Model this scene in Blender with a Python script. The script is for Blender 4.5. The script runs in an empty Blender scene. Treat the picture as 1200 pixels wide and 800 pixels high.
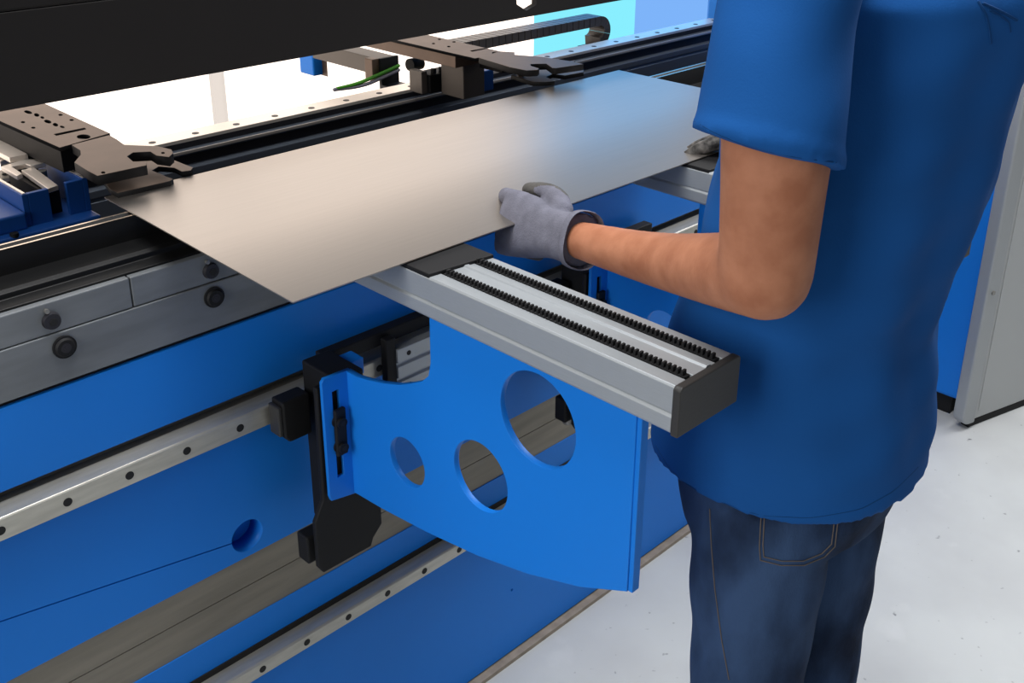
import bpy, bmesh, math, random
from mathutils import Vector, Matrix
random.seed(4)
C = bpy.context.scene.collection
PI = math.pi
# ------------------------------------------------------------------ camera
F, YAW, PIT, ROL, CX, CY = 1265.70383, 0.792318742, 0.393262801, -0.0066229, 608.996827, 294.523094
H = 1.6
_f = Vector((math.sin(YAW)*math.cos(PIT), math.cos(YAW)*math.cos(PIT), -math.sin(PIT)))
_r = Vector((math.cos(YAW), -math.sin(YAW), 0))
_d = _f.cross(_r)
RX = math.cos(ROL)*_r + math.sin(ROL)*_d
RY = -math.sin(ROL)*_r + math.cos(ROL)*_d
cam = bpy.data.cameras.new('camera')
camo = bpy.data.objects.new('camera', cam)
C.objects.link(camo)
camo.matrix_world = Matrix(((RX.x, -RY.x, -_f.x, 0), (RX.y, -RY.y, -_f.y, 0), (RX.z, -RY.z, -_f.z, H), (0, 0, 0, 1)))
cam.sensor_fit = 'HORIZONTAL'
cam.sensor_width = 36
cam.lens = 36*F/1200
cam.shift_x = (600-CX)/1200
cam.shift_y = (CY-400)/1200
cam.clip_start = .02
bpy.context.scene.camera = camo

def ray(px, py):
    return RX*((px-CX)/F) + RY*((py-CY)/F) + _f
def at(px, py, x=None, y=None, z=None):
    v = ray(px, py)
    t = x/v.x if x is not None else y/v.y if y is not None else (z-H)/v.z
    return Vector((0, 0, H)) + v*t

# ------------------------------------------------------------------ materials
def srgb(r, g, b):
    f = lambda c: (c/255)/12.92 if c <= 10 else ((c/255+.055)/1.055)**2.4
    return (f(r), f(g), f(b), 1)
def mat(name, col, rough=.5, metal=0, spec=.5, noise=0, nscale=30, bump=0, bscale=200, stretch=None, coat=0, col2=None, sheen=0, aniso=0):
    m = bpy.data.materials.new(name); m.use_nodes = True
    nt = m.node_tree; b = nt.nodes['Principled BSDF']
    b.inputs['Base Color'].default_value = col
    b.inputs['Roughness'].default_value = rough
    b.inputs['Metallic'].default_value = metal
    b.inputs['Specular IOR Level'].default_value = spec
    b.inputs['Coat Weight'].default_value = coat
    b.inputs['Sheen Weight'].default_value = sheen
    b.inputs['Anisotropic'].default_value = aniso
    if noise or bump or col2:
        tc = nt.nodes.new('ShaderNodeTexCoord'); mp = nt.nodes.new('ShaderNodeMapping')
        nt.links.new(tc.outputs['Object'], mp.inputs['Vector'])
        if stretch: mp.inputs['Scale'].default_value = stretch
        if noise or col2:
            n = nt.nodes.new('ShaderNodeTexNoise'); n.inputs['Scale'].default_value = nscale; n.inputs['Detail'].default_value = 6
            nt.links.new(mp.outputs[0], n.inputs['Vector'])
            mx = nt.nodes.new('ShaderNodeMix'); mx.data_type = 'RGBA'
            c2 = col2 or tuple(c*(1-noise) for c in col[:3])+(1,)
            mx.inputs['A'].default_value = col; mx.inputs['B'].default_value = c2
            rp = nt.nodes.new('ShaderNodeMapRange'); rp.inputs['From Min'].default_value = .35; rp.inputs['From Max'].default_value = .65
            nt.links.new(n.outputs['Fac'], rp.inputs['Value'])
            nt.links.new(rp.outputs[0], mx.inputs['Factor'])
            nt.links.new(mx.outputs['Result'], b.inputs['Base Color'])
        if bump:
            n2 = nt.nodes.new('ShaderNodeTexNoise'); n2.inputs['Scale'].default_value = bscale; n2.inputs['Detail'].default_value = 4
            nt.links.new(mp.outputs[0], n2.inputs['Vector'])
            bp = nt.nodes.new('ShaderNodeBump'); bp.inputs['Strength'].default_value = bump; bp.inputs['Distance'].default_value = .002
            nt.links.new(n2.outputs['Fac'], bp.inputs['Height'])
            nt.links.new(bp.outputs[0], b.inputs['Normal'])
    return m
def emit(name, col, strength, col2=None, x0=0, x1=1):
    m = bpy.data.materials.new(name); m.use_nodes = True
    nt = m.node_tree; nt.nodes.remove(nt.nodes['Principled BSDF'])
    e = nt.nodes.new('ShaderNodeEmission'); e.inputs['Color'].default_value = col; e.inputs['Strength'].default_value = strength
    nt.links.new(e.outputs[0], nt.nodes['Material Output'].inputs['Surface'])
    if col2:
        g = nt.nodes.new('ShaderNodeNewGeometry'); s = nt.nodes.new('ShaderNodeSeparateXYZ')
        nt.links.new(g.outputs['Position'], s.inputs[0])
        rp = nt.nodes.new('ShaderNodeMapRange'); rp.interpolation_type = 'SMOOTHSTEP'
        rp.inputs['From Min'].default_value = x0; rp.inputs['From Max'].default_value = x1
        nt.links.new(s.outputs['X'], rp.inputs['Value'])
        mx = nt.nodes.new('ShaderNodeMix'); mx.data_type = 'RGBA'
        mx.inputs['A'].default_value = col; mx.inputs['B'].default_value = col2
        nt.links.new(rp.outputs[0], mx.inputs['Factor']); nt.links.new(mx.outputs['Result'], e.inputs['Color'])
    return m
BLUE = mat('blue_paint', (0.008, 0.185, 0.68, 1), .42, 0, .2, bump=.04, bscale=150)
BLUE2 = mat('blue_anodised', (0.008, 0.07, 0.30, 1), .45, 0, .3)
STEEL = mat('ground_steel', srgb(150, 148, 143), .42, .75, .5, noise=.25, nscale=14, stretch=(1, 8, 8), bump=.05, bscale=90)
STRIP = mat('machined_strip', srgb(136, 130, 118), .55, .35, .4, noise=.2, nscale=10, stretch=(.6, 6, 6))
CLAMP = mat('clamp_steel', srgb(122, 126, 130), .5, .4, .4, noise=.2, nscale=9, stretch=(1, 5, 5))
RAIL = mat('rail_steel', srgb(188, 185, 175), .36, .6, .5, noise=.15, nscale=20, stretch=(1, 6, 6))
ALU = mat('anodised_aluminium', srgb(168, 173, 177), .42, .45, .5, noise=.08, nscale=60, stretch=(40, 1, 40))
SHEET = mat('sheet_metal', (0.43, 0.395, 0.365, 1), .40, .96, .5, noise=.04, nscale=10, stretch=(.6, 20, 1))
BLACK = mat('black_oxide', srgb(22, 21, 22), .6, 0, .2, noise=.3, nscale=20)
RAM = mat('ram_black', srgb(20, 18, 18), .6, 0, .25, noise=.25, nscale=3)
DIEM = mat('die_steel', srgb(20, 20, 21), .45, .3, .4, noise=.3, nscale=16, stretch=(.5, 4, 4))
POL = mat('polished_edge', srgb(215, 200, 185), .3, 1)
DARK = mat('dark_cavity', srgb(22, 20, 20), .8)
HOLE = mat('bore_black', srgb(8, 8, 9), .7)
RUBBER = mat('black_rubber', srgb(17, 17, 19), .65, 0, .3)
PLAST = mat('black_plastic', srgb(48, 47, 46), .5, 0, .4, bump=.1, bscale=300)
GAUGE = mat('gauge_steel', srgb(112, 94, 82), .5, .45, .4, noise=.15, nscale=20)
BEAMM = mat('beam_aluminium', srgb(110, 118, 130), .45, .5, .5)
BEAMD = mat('beam_dark', srgb(35, 34, 40), .5, .3)
WHITEMETAL = mat('bright_metal', srgb(235, 225, 215), .3, .6)
KNOBW = mat('white_plastic', srgb(240, 240, 240), .5)
GREYDOOR = mat('grey_door_paint', srgb(176, 178, 178), .5, .1, .4, bump=.03, bscale=100)
GREYDOOR2 = mat('grey_door_trim', srgb(160, 163, 165), .4, .3, .4)
WALL = mat('wall_paint', srgb(225, 225, 222), .8)
CABLEG = mat('green_cable', srgb(70, 150, 25), .5)
CABLEW = mat('grey_cable', srgb(130, 128, 140), .5)
MOTOR = mat('motor_housing', srgb(95, 88, 82), .5, .3)
SHIRT = mat('blue_cotton', (0.009, 0.078, 0.275, 1), .9, 0, .1, noise=.1, nscale=7, bump=.12, bscale=500, sheen=.0)
SKIN = mat('skin', srgb(175, 118, 89), .6, 0, .25, col2=srgb(154, 98, 71), nscale=28, bump=.12, bscale=260)
JEANS = mat('dark_denim', srgb(56, 78, 112), .9, 0, .1, col2=srgb(22, 32, 52), nscale=11, bump=.35, bscale=420, stretch=(1, 1, .5))
JSTITCH = mat('jeans_stitching', srgb(92, 84, 80), .9)
GLOVE = mat('grey_knit', srgb(112, 112, 124), .95, 0, .1, noise=.22, nscale=55, bump=.5, bscale=450)
COAT = mat('dark_grey_coating', srgb(82, 80, 78), .7, 0, .3, noise=.3, nscale=50, bump=.3, bscale=250)
COATB = mat('black_streaked_coating', srgb(16, 15, 15), .6, 0, .3, col2=srgb(96, 93, 90), nscale=85, bump=.5, bscale=200)
HAIR = mat('brown_hair', srgb(50, 36, 26), .7)
EYE = mat('eye_white', srgb(225, 220, 215), .3)
SHOE = mat('black_leather', srgb(25, 24, 23), .5)

def floor_mat():
    m = bpy.data.materials.new('painted_concrete'); m.use_nodes = True
    nt = m.node_tree; b = nt.nodes['Principled BSDF']; b.inputs['Roughness'].default_value = .45
    tc = nt.nodes.new('ShaderNodeTexCoord')
    def noise(s, d, lo, hi):
        n = nt.nodes.new('ShaderNodeTexNoise'); n.inputs['Scale'].default_value = s; n.inputs['Detail'].default_value = d
        nt.links.new(tc.outputs['Object'], n.inputs['Vector'])
        r = nt.nodes.new('ShaderNodeMapRange'); r.inputs['From Min'].default_value = lo; r.inputs['From Max'].default_value = hi
        nt.links.new(n.outputs['Fac'], r.inputs['Value']); return r
    def mix(a, bcol, fac):
        x = nt.nodes.new('ShaderNodeMix'); x.data_type = 'RGBA'
        if isinstance(a, tuple): x.inputs['A'].default_value = a
        else: nt.links.new(a, x.inputs['A'])
        x.inputs['B'].default_value = bcol; nt.links.new(fac, x.inputs['Factor']); return x.outputs['Result']
    c = mix(srgb(192, 195, 195), srgb(178, 180, 181), noise(2.5, 6, .4, .65).outputs[0])
    c = mix(c, srgb(95, 98, 104), noise(38, 2, .70, .78).outputs[0])
    c = mix(c, srgb(200, 202, 202), noise(9, 8, .62, .85).outputs[0])
    nt.links.new(c, b.inputs['Base Color'])
    return m
FLOOR = floor_mat()

# ------------------------------------------------------------------ mesh helpers
class MB:
    def __init__(s): s.v = []; s.f = []; s.m = []
    def add(s, vs, fs, mi=0):
        o = len(s.v); s.v += [tuple(v) for v in vs]
        for f in fs: s.f.append([i+o for i in f]); s.m.append(mi)
        return s
    def box(s, a, b, mi=0):
        (x0, y0, z0), (x1, y1, z1) = a, b
        x0, x1 = min(x0, x1), max(x0, x1); y0, y1 = min(y0, y1), max(y0, y1); z0, z1 = min(z0, z1), max(z0, z1)
        v = [(x0,y0,z0),(x1,y0,z0),(x1,y1,z0),(x0,y1,z0),(x0,y0,z1),(x1,y0,z1),(x1,y1,z1),(x0,y1,z1)]
        return s.add(v, [(3,2,1,0),(4,5,6,7),(0,1,5,4),(1,2,6,5),(2,3,7,6),(3,0,4,7)], mi)
    def prism(s, prof, a, b, axis='x', mi=0):
        """extrude a 2D profile along an axis; profile coords are the two other axes in order"""
        n = len(prof)
        def pt(p, t):
            return {'x': (t, p[0], p[1]), 'y': (p[0], t, p[1]), 'z': (p[0], p[1], t)}[axis]
        v = [pt(p, a) for p in prof] + [pt(p, b) for p in prof]
        f = [(i, (i+1) % n, n+(i+1) % n, n+i) for i in range(n)] + [tuple(range(n))[::-1], tuple(range(n, 2*n))]
        return s.add(v, f, mi)
    def cyl(s, c, d, r, h, seg=24, r2=None, mi=0):
        """from c along direction d by h"""
        c = Vector(c); d = Vector(d).normalized(); r2 = r if r2 is None else r2
        u = d.orthogonal().normalized(); w = d.cross(u)
        v = []
        for k, (rr, t) in enumerate(((r, 0), (r2, h))):
            for i in range(seg):
                a = 2*PI*i/seg; v.append(c+d*t+(u*math.cos(a)+w*math.sin(a))*rr)
        f = [(i, (i+1) % seg, seg+(i+1) % seg, seg+i) for i in range(seg)] + [tuple(range(seg))[::-1], tuple(range(seg, 2*seg))]
        return s.add(v, f, mi)
    def loft(s, rings, mi=0, cap=True):
        n = len(rings[0]); v = [p for r in rings for p in r]; f = []
        for k in range(len(rings)-1):
            for i in range(n):
                f.append((k*n+i, k*n+(i+1) % n, (k+1)*n+(i+1) % n, (k+1)*n+i))
        if cap:
            f.append(tuple(range(n))[::-1]); f.append(tuple(range((len(rings)-1)*n, len(rings)*n)))
        return s.add(v, f, mi)
    def tube(s, pts, rad, seg=16, up=(0, 0, 1), smooth=0, mi=0, flat=1.0, ball=True):
        """tube along points; rad: number or list; flat scales the 'up' axis"""
        pts = [Vector(p) for p in pts]
        if not isinstance(rad, (list, tuple)): rad = [rad]*len(pts)
        rad = list(rad)
        for _ in range(smooth):
            q = [pts[0]]; qr = [rad[0]]
            for i in range(len(pts)-1):
                q += [pts[i]*.75+pts[i+1]*.25, pts[i]*.25+pts[i+1]*.75]; qr += [rad[i]*.75+rad[i+1]*.25, rad[i]*.25+rad[i+1]*.75]
            q.append(pts[-1]); qr.append(rad[-1]); pts, rad = q, qr
        rings = []
        up = Vector(up); m = len(pts)
        def ring(c, t, r):
            u = (up - t*up.dot(t))
            u = u.normalized() if u.length > 1e-4 else t.orthogonal().normalized()
            w = t.cross(u)
            return [c+(u*math.cos(2*PI*i/seg)*flat+w*math.sin(2*PI*i/seg))*r for i in range(seg)]
        ts = []
        for i in range(m):
            ts.append((pts[min(i+1, m-1)]-pts[max(i-1, 0)]).normalized())
        if ball:
            for a in (75, 50, 25): rings.append(ring(pts[0]-ts[0]*rad[0]*math.sin(math.radians(a)), ts[0], rad[0]*math.cos(math.radians(a))))
        for i in range(m): rings.append(ring(pts[i], ts[i], rad[i]))
        if ball:
            for a in (25, 50, 75): rings.append(ring(pts[-1]+ts[-1]*rad[-1]*math.sin(math.radians(a)), ts[-1], rad[-1]*math.cos(math.radians(a))))
        return s.loft(rings, mi)
    def ball(s, c, rx, ry, rz, n=16, mi=0):
        rings = []
        for k in range(1, n):
            a = PI*k/n - PI/2
            rings.append([(c[0]+rx*math.cos(a)*math.cos(2*PI*i/(2*n)), c[1]+ry*math.cos(a)*math.sin(2*PI*i/(2*n)), c[2]+rz*math.sin(a)) for i in range(2*n)])
        return s.loft(rings, mi)
    def mesh(s, name, mats, smooth=None):
        me = bpy.data.meshes.new(name); me.from_pydata(s.v, [], s.f)
        mats = mats if isinstance(mats, (list, tuple)) else [mats]
        for m in mats: me.materials.append(m)
        for p, i in zip(me.polygons, s.m): p.material_index = i
        bm = bmesh.new(); bm.from_mesh(me); bmesh.ops.recalc_face_normals(bm, faces=bm.faces[:]); bm.to_mesh(me); bm.free()
        return me

def link(name, me, parent=None, smooth=None, bevel=0, bseg=2):
    o = bpy.data.objects.new(name, me); C.objects.link(o)
    if parent is not None:
        o.parent = parent
        if parent.type == 'EMPTY': o.matrix_parent_inverse = Matrix.Translation(parent.location).inverted()
    if bevel:
        b = o.modifiers.new('bevel', 'BEVEL'); b.width = bevel; b.segments = bseg; b.limit_method = 'ANGLE'; b.angle_limit = math.radians(35)
    if smooth is not None:
        bm = bmesh.new(); bm.from_mesh(me)
        for f in bm.faces: f.smooth = True
        for e in bm.edges:
            if len(e.link_faces) == 2 and e.calc_face_angle() > math.radians(smooth): e.smooth = False
        bm.to_mesh(me); bm.free()
    return o
def obj(name, mb, m, parent=None, smooth=None, bevel=0, bseg=2):
    return link(name, mb.mesh(name, m), parent, smooth, bevel, bseg)
def empty(name, loc, label=None, cat=None, group=None):
    o = bpy.data.objects.new(name, None); C.objects.link(o); o.location = loc; o.empty_display_size = .05
    tag(o, label, cat, group); return o
def tag(o, label=None, cat=None, group=None, kind=None):
    if label: o['label'] = label
    if cat: o['category'] = cat
    if group: o['group'] = group
    if kind: o['kind'] = kind
    return o
def kids(o): return [c for c in bpy.data.objects if c.parent == o]
def copy_tree(o, parent=None):
    c = o.copy(); C.objects.link(c)
    if parent is not None:
        c.parent = parent; c.matrix_parent_inverse = o.matrix_parent_inverse.copy()
    for ch in kids(o): copy_tree(ch, c)
    return c

def plate_mesh(name, outline, holes, thick, M, mats, bevel=0):
    """flat plate with holes; outline in local (u,v), M maps (u,v,w) to world; thickness centred on w=0"""
    cu = bpy.data.curves.new(name, 'CURVE'); cu.dimensions = '2D'; cu.fill_mode = 'BOTH'
    cu.extrude = max(thick/2-bevel, 1e-5); cu.bevel_depth = bevel; cu.bevel_resolution = 1
    if bevel: cu.offset = -bevel
    for poly in [outline]+holes:
        sp = cu.splines.new('POLY'); sp.points.add(len(poly)-1); sp.use_cyclic_u = True
        for p, q in zip(sp.points, poly): p.co = (q[0], q[1], 0, 1)
    t = bpy.data.objects.new(name+'_c', cu); C.objects.link(t)
    dg = bpy.context.evaluated_depsgraph_get(); dg.update()
    me = bpy.data.meshes.new_from_object(t.evaluated_get(dg))
    bpy.data.objects.remove(t); bpy.data.curves.remove(cu)
    me.materials.clear()
    for m in (mats if isinstance(mats, (list, tuple)) else [mats]): me.materials.append(m)
    me.transform(M); me.name = name
    bm = bmesh.new(); bm.from_mesh(me); bmesh.ops.remove_doubles(bm, verts=bm.verts[:], dist=1e-6); bmesh.ops.recalc_face_normals(bm, faces=bm.faces[:]); bm.to_mesh(me); bm.free()
    return me
def circle(c, r, n=48, a0=0, a1=2*PI):
    return [(c[0]+r*math.cos(a0+(a1-a0)*i/n), c[1]+r*math.sin(a0+(a1-a0)*i/n)) for i in range(n)]
# plane maps: (u,v,w) -> world
MXZ = lambda y: Matrix(((1,0,0,0),(0,0,1,y),(0,1,0,0),(0,0,0,1)))       # u=x v=z
MYZ = lambda x: Matrix(((0,0,1,x),(1,0,0,0),(0,1,0,0),(0,0,0,1)))       # u=y v=z
MXY = lambda z: Matrix.Translation((0, 0, z))                            # u=x v=y

def remeshed(name, mb, voxel, smooth_it, mats, sub=False):
    me = mb.mesh(name, mats); t = bpy.data.objects.new(name+'_t', me); C.objects.link(t)
    r = t.modifiers.new('r', 'REMESH'); r.mode = 'VOXEL'; r.voxel_size = voxel; r.use_smooth_shade = True
    if smooth_it:
        s = t.modifiers.new('s', 'SMOOTH'); s.iterations = smooth_it; s.factor = .5
    dg = bpy.context.evaluated_depsgraph_get(); dg.update()
    out = bpy.data.meshes.new_from_object(t.evaluated_get(dg))
    bpy.data.objects.remove(t); bpy.data.meshes.remove(me)
    out.materials.clear()
    for m in (mats if isinstance(mats, (list, tuple)) else [mats]): out.materials.append(m)
    for p in out.polygons: p.use_smooth = True
    out.name = name
    return out

# ------------------------------------------------------------------ setting
D = 1.211
X0, X1 = -.35, 2.62
fl = obj('floor', MB().box((-4, -4, -.1), (6, 4, 0)), FLOOR); tag(fl, 'light grey painted concrete workshop floor with dark specks', 'floor', kind='structure')
YB = 2.75
w = MB()
w.box((-1.5, YB, 0), (6, YB+.15, .15)); w.box((-1.5, YB, 2.6), (6, YB+.15, 3.2)); w.box((-1.5, YB, .15), (-1.2, YB+.15, 2.6)); w.box((5.6, YB, .15), (6, YB+.15, 2.6))
wb = obj('wall_back', w, WALL); tag(wb, 'white back wall holding the large bright window and glow panel', 'wall', kind='structure')
XS = at(630, 40, y=YB+.02).x
WIN_W = emit('bright_daylight_pane', (1.0, .875, .775, 1), 1.95)
GLOW_C = emit('cyan_pane', (.25, .86, 1.0, 1), 1.0)
GLOW_L = emit('pale_blue_pane', (.22, .48, 1.0, 1), .95)
GLOW_B = emit('unseen_blue_pane', (.05, .44, 1.0, 1), 1.75)  # out of view; glow tuned to tint the metal sheet blue
FROST = bpy.data.materials.new('frosted_frame'); FROST.use_nodes = True
_p = FROST.node_tree.nodes['Principled BSDF']; _p.inputs['Base Color'].default_value = (.42, .43, .44, 1); _p.inputs['Transmission Weight'].default_value = 1; _p.inputs['Roughness'].default_value = .5; _p.inputs['IOR'].default_value = 1.05
w1 = obj('window_1', MB().box((-1.2, YB+.04, .15), (XS, YB+.06, 2.6)), WIN_W); tag(w1, 'overexposed white window glowing behind the machine', 'window', kind='structure')
xm = at(260, 110, y=YB).x
obj('window_frame', MB().box((xm-.019, YB+.01, .15), (xm+.019, YB+.03, 2.6)), FROST, w1)
w2 = obj('glow_panel', MB().box((XS, YB+.035, 1.12), (5.6, YB+.06, 2.6)), GLOW_B); tag(w2, 'cyan and pale blue panel with added glow behind the cable chain', 'window', kind='structure')  # blue painted panel built as glowing panes; this upper one is unseen
xc = at(752, 20, y=YB).x
obj('cyan_pane', MB().box((XS, YB+.035, .15), (xc, YB+.06, 1.12)), GLOW_C, w2)
obj('pale_blue_pane', MB().box((xc, YB+.035, .15), (5.6, YB+.06, 1.12)), GLOW_L, w2)

# ------------------------------------------------------------------ press brake bed
bed = empty('press_brake_bed', ((X0+X1)/2, D+.06, 0), 'long blue press brake bed with steel rails and bolted clamp bars', 'press brake')
def bx(name, a, b, m, bevel=.0, parent=bed): return obj(name, MB().box(a, b), m, parent, bevel=bevel)
bx('base_strip', (X0, D-.016, 0), (X1, D+.05, .009), mat('base_plate_tan', srgb(158, 146, 132), .7, 0, .3, noise=.25, nscale=40))
bx('base_shim', (X0, D+.006, .009), (X1, D+.05, .013), DARK)
# lower apron with one small dot hole
pm = plate_mesh('lower_apron', [(X0, .013), (X1, .013), (X1, .447), (X0, .447)], [circle(((at(600, 691, y=D).x), at(600, 691, y=D).z), .0035, 12)], .03, MXZ(D+.015), BLUE)
link('lower_apron', pm, bed)
bx('machined_strip', (X0, D+.002, .447), (X1, D+.03, .504), STRIP)
bx('machined_strip', (X0, D+.002, .5055), (X1, D+.03, .558), STRIP)
# mid panel with relief hole and inclined slit
hc = (.6565, .594); hr = .0262
xs0 = X0+.05; zsl = lambda x: .595+(.628-x)*.1745
key = circle(hc, hr, 60, PI-.03+.03, -PI+.03+.03) if False else []
a_in = math.pi - .0
pts = []
for i in range(61):
    a = (PI+.04) + (2*PI-.08)*i/60
    pts.append((hc[0]+hr*math.cos(a-.0), hc[1]+hr*math.sin(a)))
# pts run from just below the left point round to just above it
key = [(xs0, zsl(xs0)-.0011)] + pts + [(xs0, zsl(xs0)+.0011)]
pm = plate_mesh('middle_panel', [(X0, .558), (X1, .558), (X1, .793), (X0, .793)], [key], .034, MXZ(D+.017), BLUE)
link('middle_panel', pm, bed)
bx('core_plate', (X0, D+.034, .02), (X1, D+.085, 1.0), BLUE)
bx('rail_land', (X0, D+.022, .793), (X1, D+.032, .829), STRIP)
bx('rail_seat', (X0, D-.001, .786), (X1, D+.022, .8095), STRIP)
bx('upper_beam', (X0, D, .827), (X1, D+.034, .936), BLUE, .0015)
bx('shadow_gap', (X0, D+.006, .936), (X1, D+.034, .943), DARK)
def rail(z0, z1, px0):
    r = obj('guide_rail', MB().prism([(D+.004, z0), (D-.03, z0), (D-.03, z1-.0025), (D-.0275, z1), (D+.004, z1)], X0, X1), RAIL, bed, bevel=.0008)
    x = px0
    while x > X0+.09: x -= .0815
    while x < X1-.03:
        ring = MB().cyl((x, D-.0296, (z0+z1)/2-.001), (0, -1, 0), .0058, .0008, 16)
        b = obj('bolt', ring, HOLE, r)
        x += .0815
    return r
rail(.3575, .383, .6415)
rail(.7825, .813, .3213)
bx('rail_shade_strip', (X0, D-.002, .383), (X1, D+.001, .3935), DARK)  # dark strip painted in for the gap shadow above the lower rail
# upper clamp bands
bx('clamp_plate', (X0, D-.002, .943), (X1, D+.034, 1.0085), CLAMP, .0012)
bx('clamp_bar', (X0, D, 1.0095), (.534, D+.04, 1.050), CLAMP, .0015)
bx('clamp_bar', (.5355, D, 1.0095), (X1, D+.04, 1.050), CLAMP, .0015)
for k in range(-3, 3):
    x = .441+.2035*k
    if x < X0: continue
    kb = MB().cyl((x, D-.0015, .989), (0, -1, 0), .0145, .004, 28).cyl((x, D-.0055, .989), (0, -1, 0), .0125, .003, 28, .0105)
    k1 = obj('clamp_knob', kb, RUBBER, bed, smooth=30)
    obj('hex_socket', MB().cyl((x, D-.0083, .989), (0, -1, 0), .0062, .0008, 18).cyl((x, D-.0092, .989), (0, -1, 0), .0028, .0005, 6), [BEAMD], k1)
for x in (.228, .432, .645, .852):
    kb = MB().cyl((x, D+.0005, 1.0265), (0, -1, 0), .0115, .006, 24, .010)
    k1 = obj('clamp_bolt', kb, BEAMD, bed, smooth=30)
    obj('hex_socket', MB().cyl((x+.001, D-.0055, 1.0255), (0, -1, 0), .0052, .0008, 6), HOLE, k1)
    obj('grease_nipple', MB().cyl((x-.004, D+.0005, 1.0405), (0, -1, 0), .0028, .005, 10), STEEL, k1)
obj('table_step', MB().prism([(D+.01, 1.045), (D+.01, 1.053), (D+.028, 1.057), (D+.028, 1.064), (D+.034, 1.067), (D+.075, 1.067), (D+.12, 1.067), (D+.12, 1.02), (D+.03, 1.02)], X0, X1), DIEM, bed, bevel=.001)
bx('table_side', (X0, D+.1, .35), (X1, D+.125, 1.03), DARK)
bx('inner_light_block', (X0, D+.125, .93), (X1, 1.66, .95), BEAMD)  # added dark floor that blocks view and light inside the bed
bx('rear_frame', (X0, 1.66, .1), (X1, 1.86, .93), BEAMD)
for xa in (X0, X1-.04):
    bx('end_frame', (xa, D+.125, .0), (xa+.04, 1.66, .93), BLUE)

# lower die
die = obj('v_die', MB().prism([(1.286, 1.067), (1.286, 1.1), (1.2895, 1.1), (1.2955, 1.093), (1.3015, 1.1), (1.305, 1.1), (1.305, 1.067)], X0+.02, X1-.02), [DIEM, POL])
for p in die.data.polygons:
    if p.normal.z > .5 and abs(p.center.y-1.2955) > .003 and p.center.z > 1.099: p.material_index = 1
tag(die, 'long black V-groove bending die with bright edges on the bed', 'die')

# ram with punches
ram = empty('press_brake_ram', (1.2, 1.35, 1.262), 'huge black press brake ram overhanging the bed', 'ram')
obj('ram_plate', MB().box((X0, 1.295, 1.375), (X1, 1.40, 2.35)), RAM, ram, bevel=.004)
tri = [at(603, -2, y=1.297), at(628, -2, y=1.297), at(627.5, 5, y=1.297), at(616, 12, y=1.297), at(605, 5, y=1.297)]
tri = [(p.x, p.z) for p in tri]
tri = [(tri[0][0], tri[0][1]+.03), (tri[1][0], tri[1][1]+.03)] + tri[1:] + [tri[0]]
tri = [(tri[0][0], tri[0][1]), (tri[1][0], tri[1][1]), tri[3], tri[4], tri[5]]
XP = 1.05
pm = plate_mesh('punch_segment', [(X0, 1.263), (X1, 1.263), (X1, 1.375), (X0, 1.375)], [tri], .012, MXZ(1.301), RAM, bevel=.001)
link('punch_segment', pm, ram)

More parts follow.
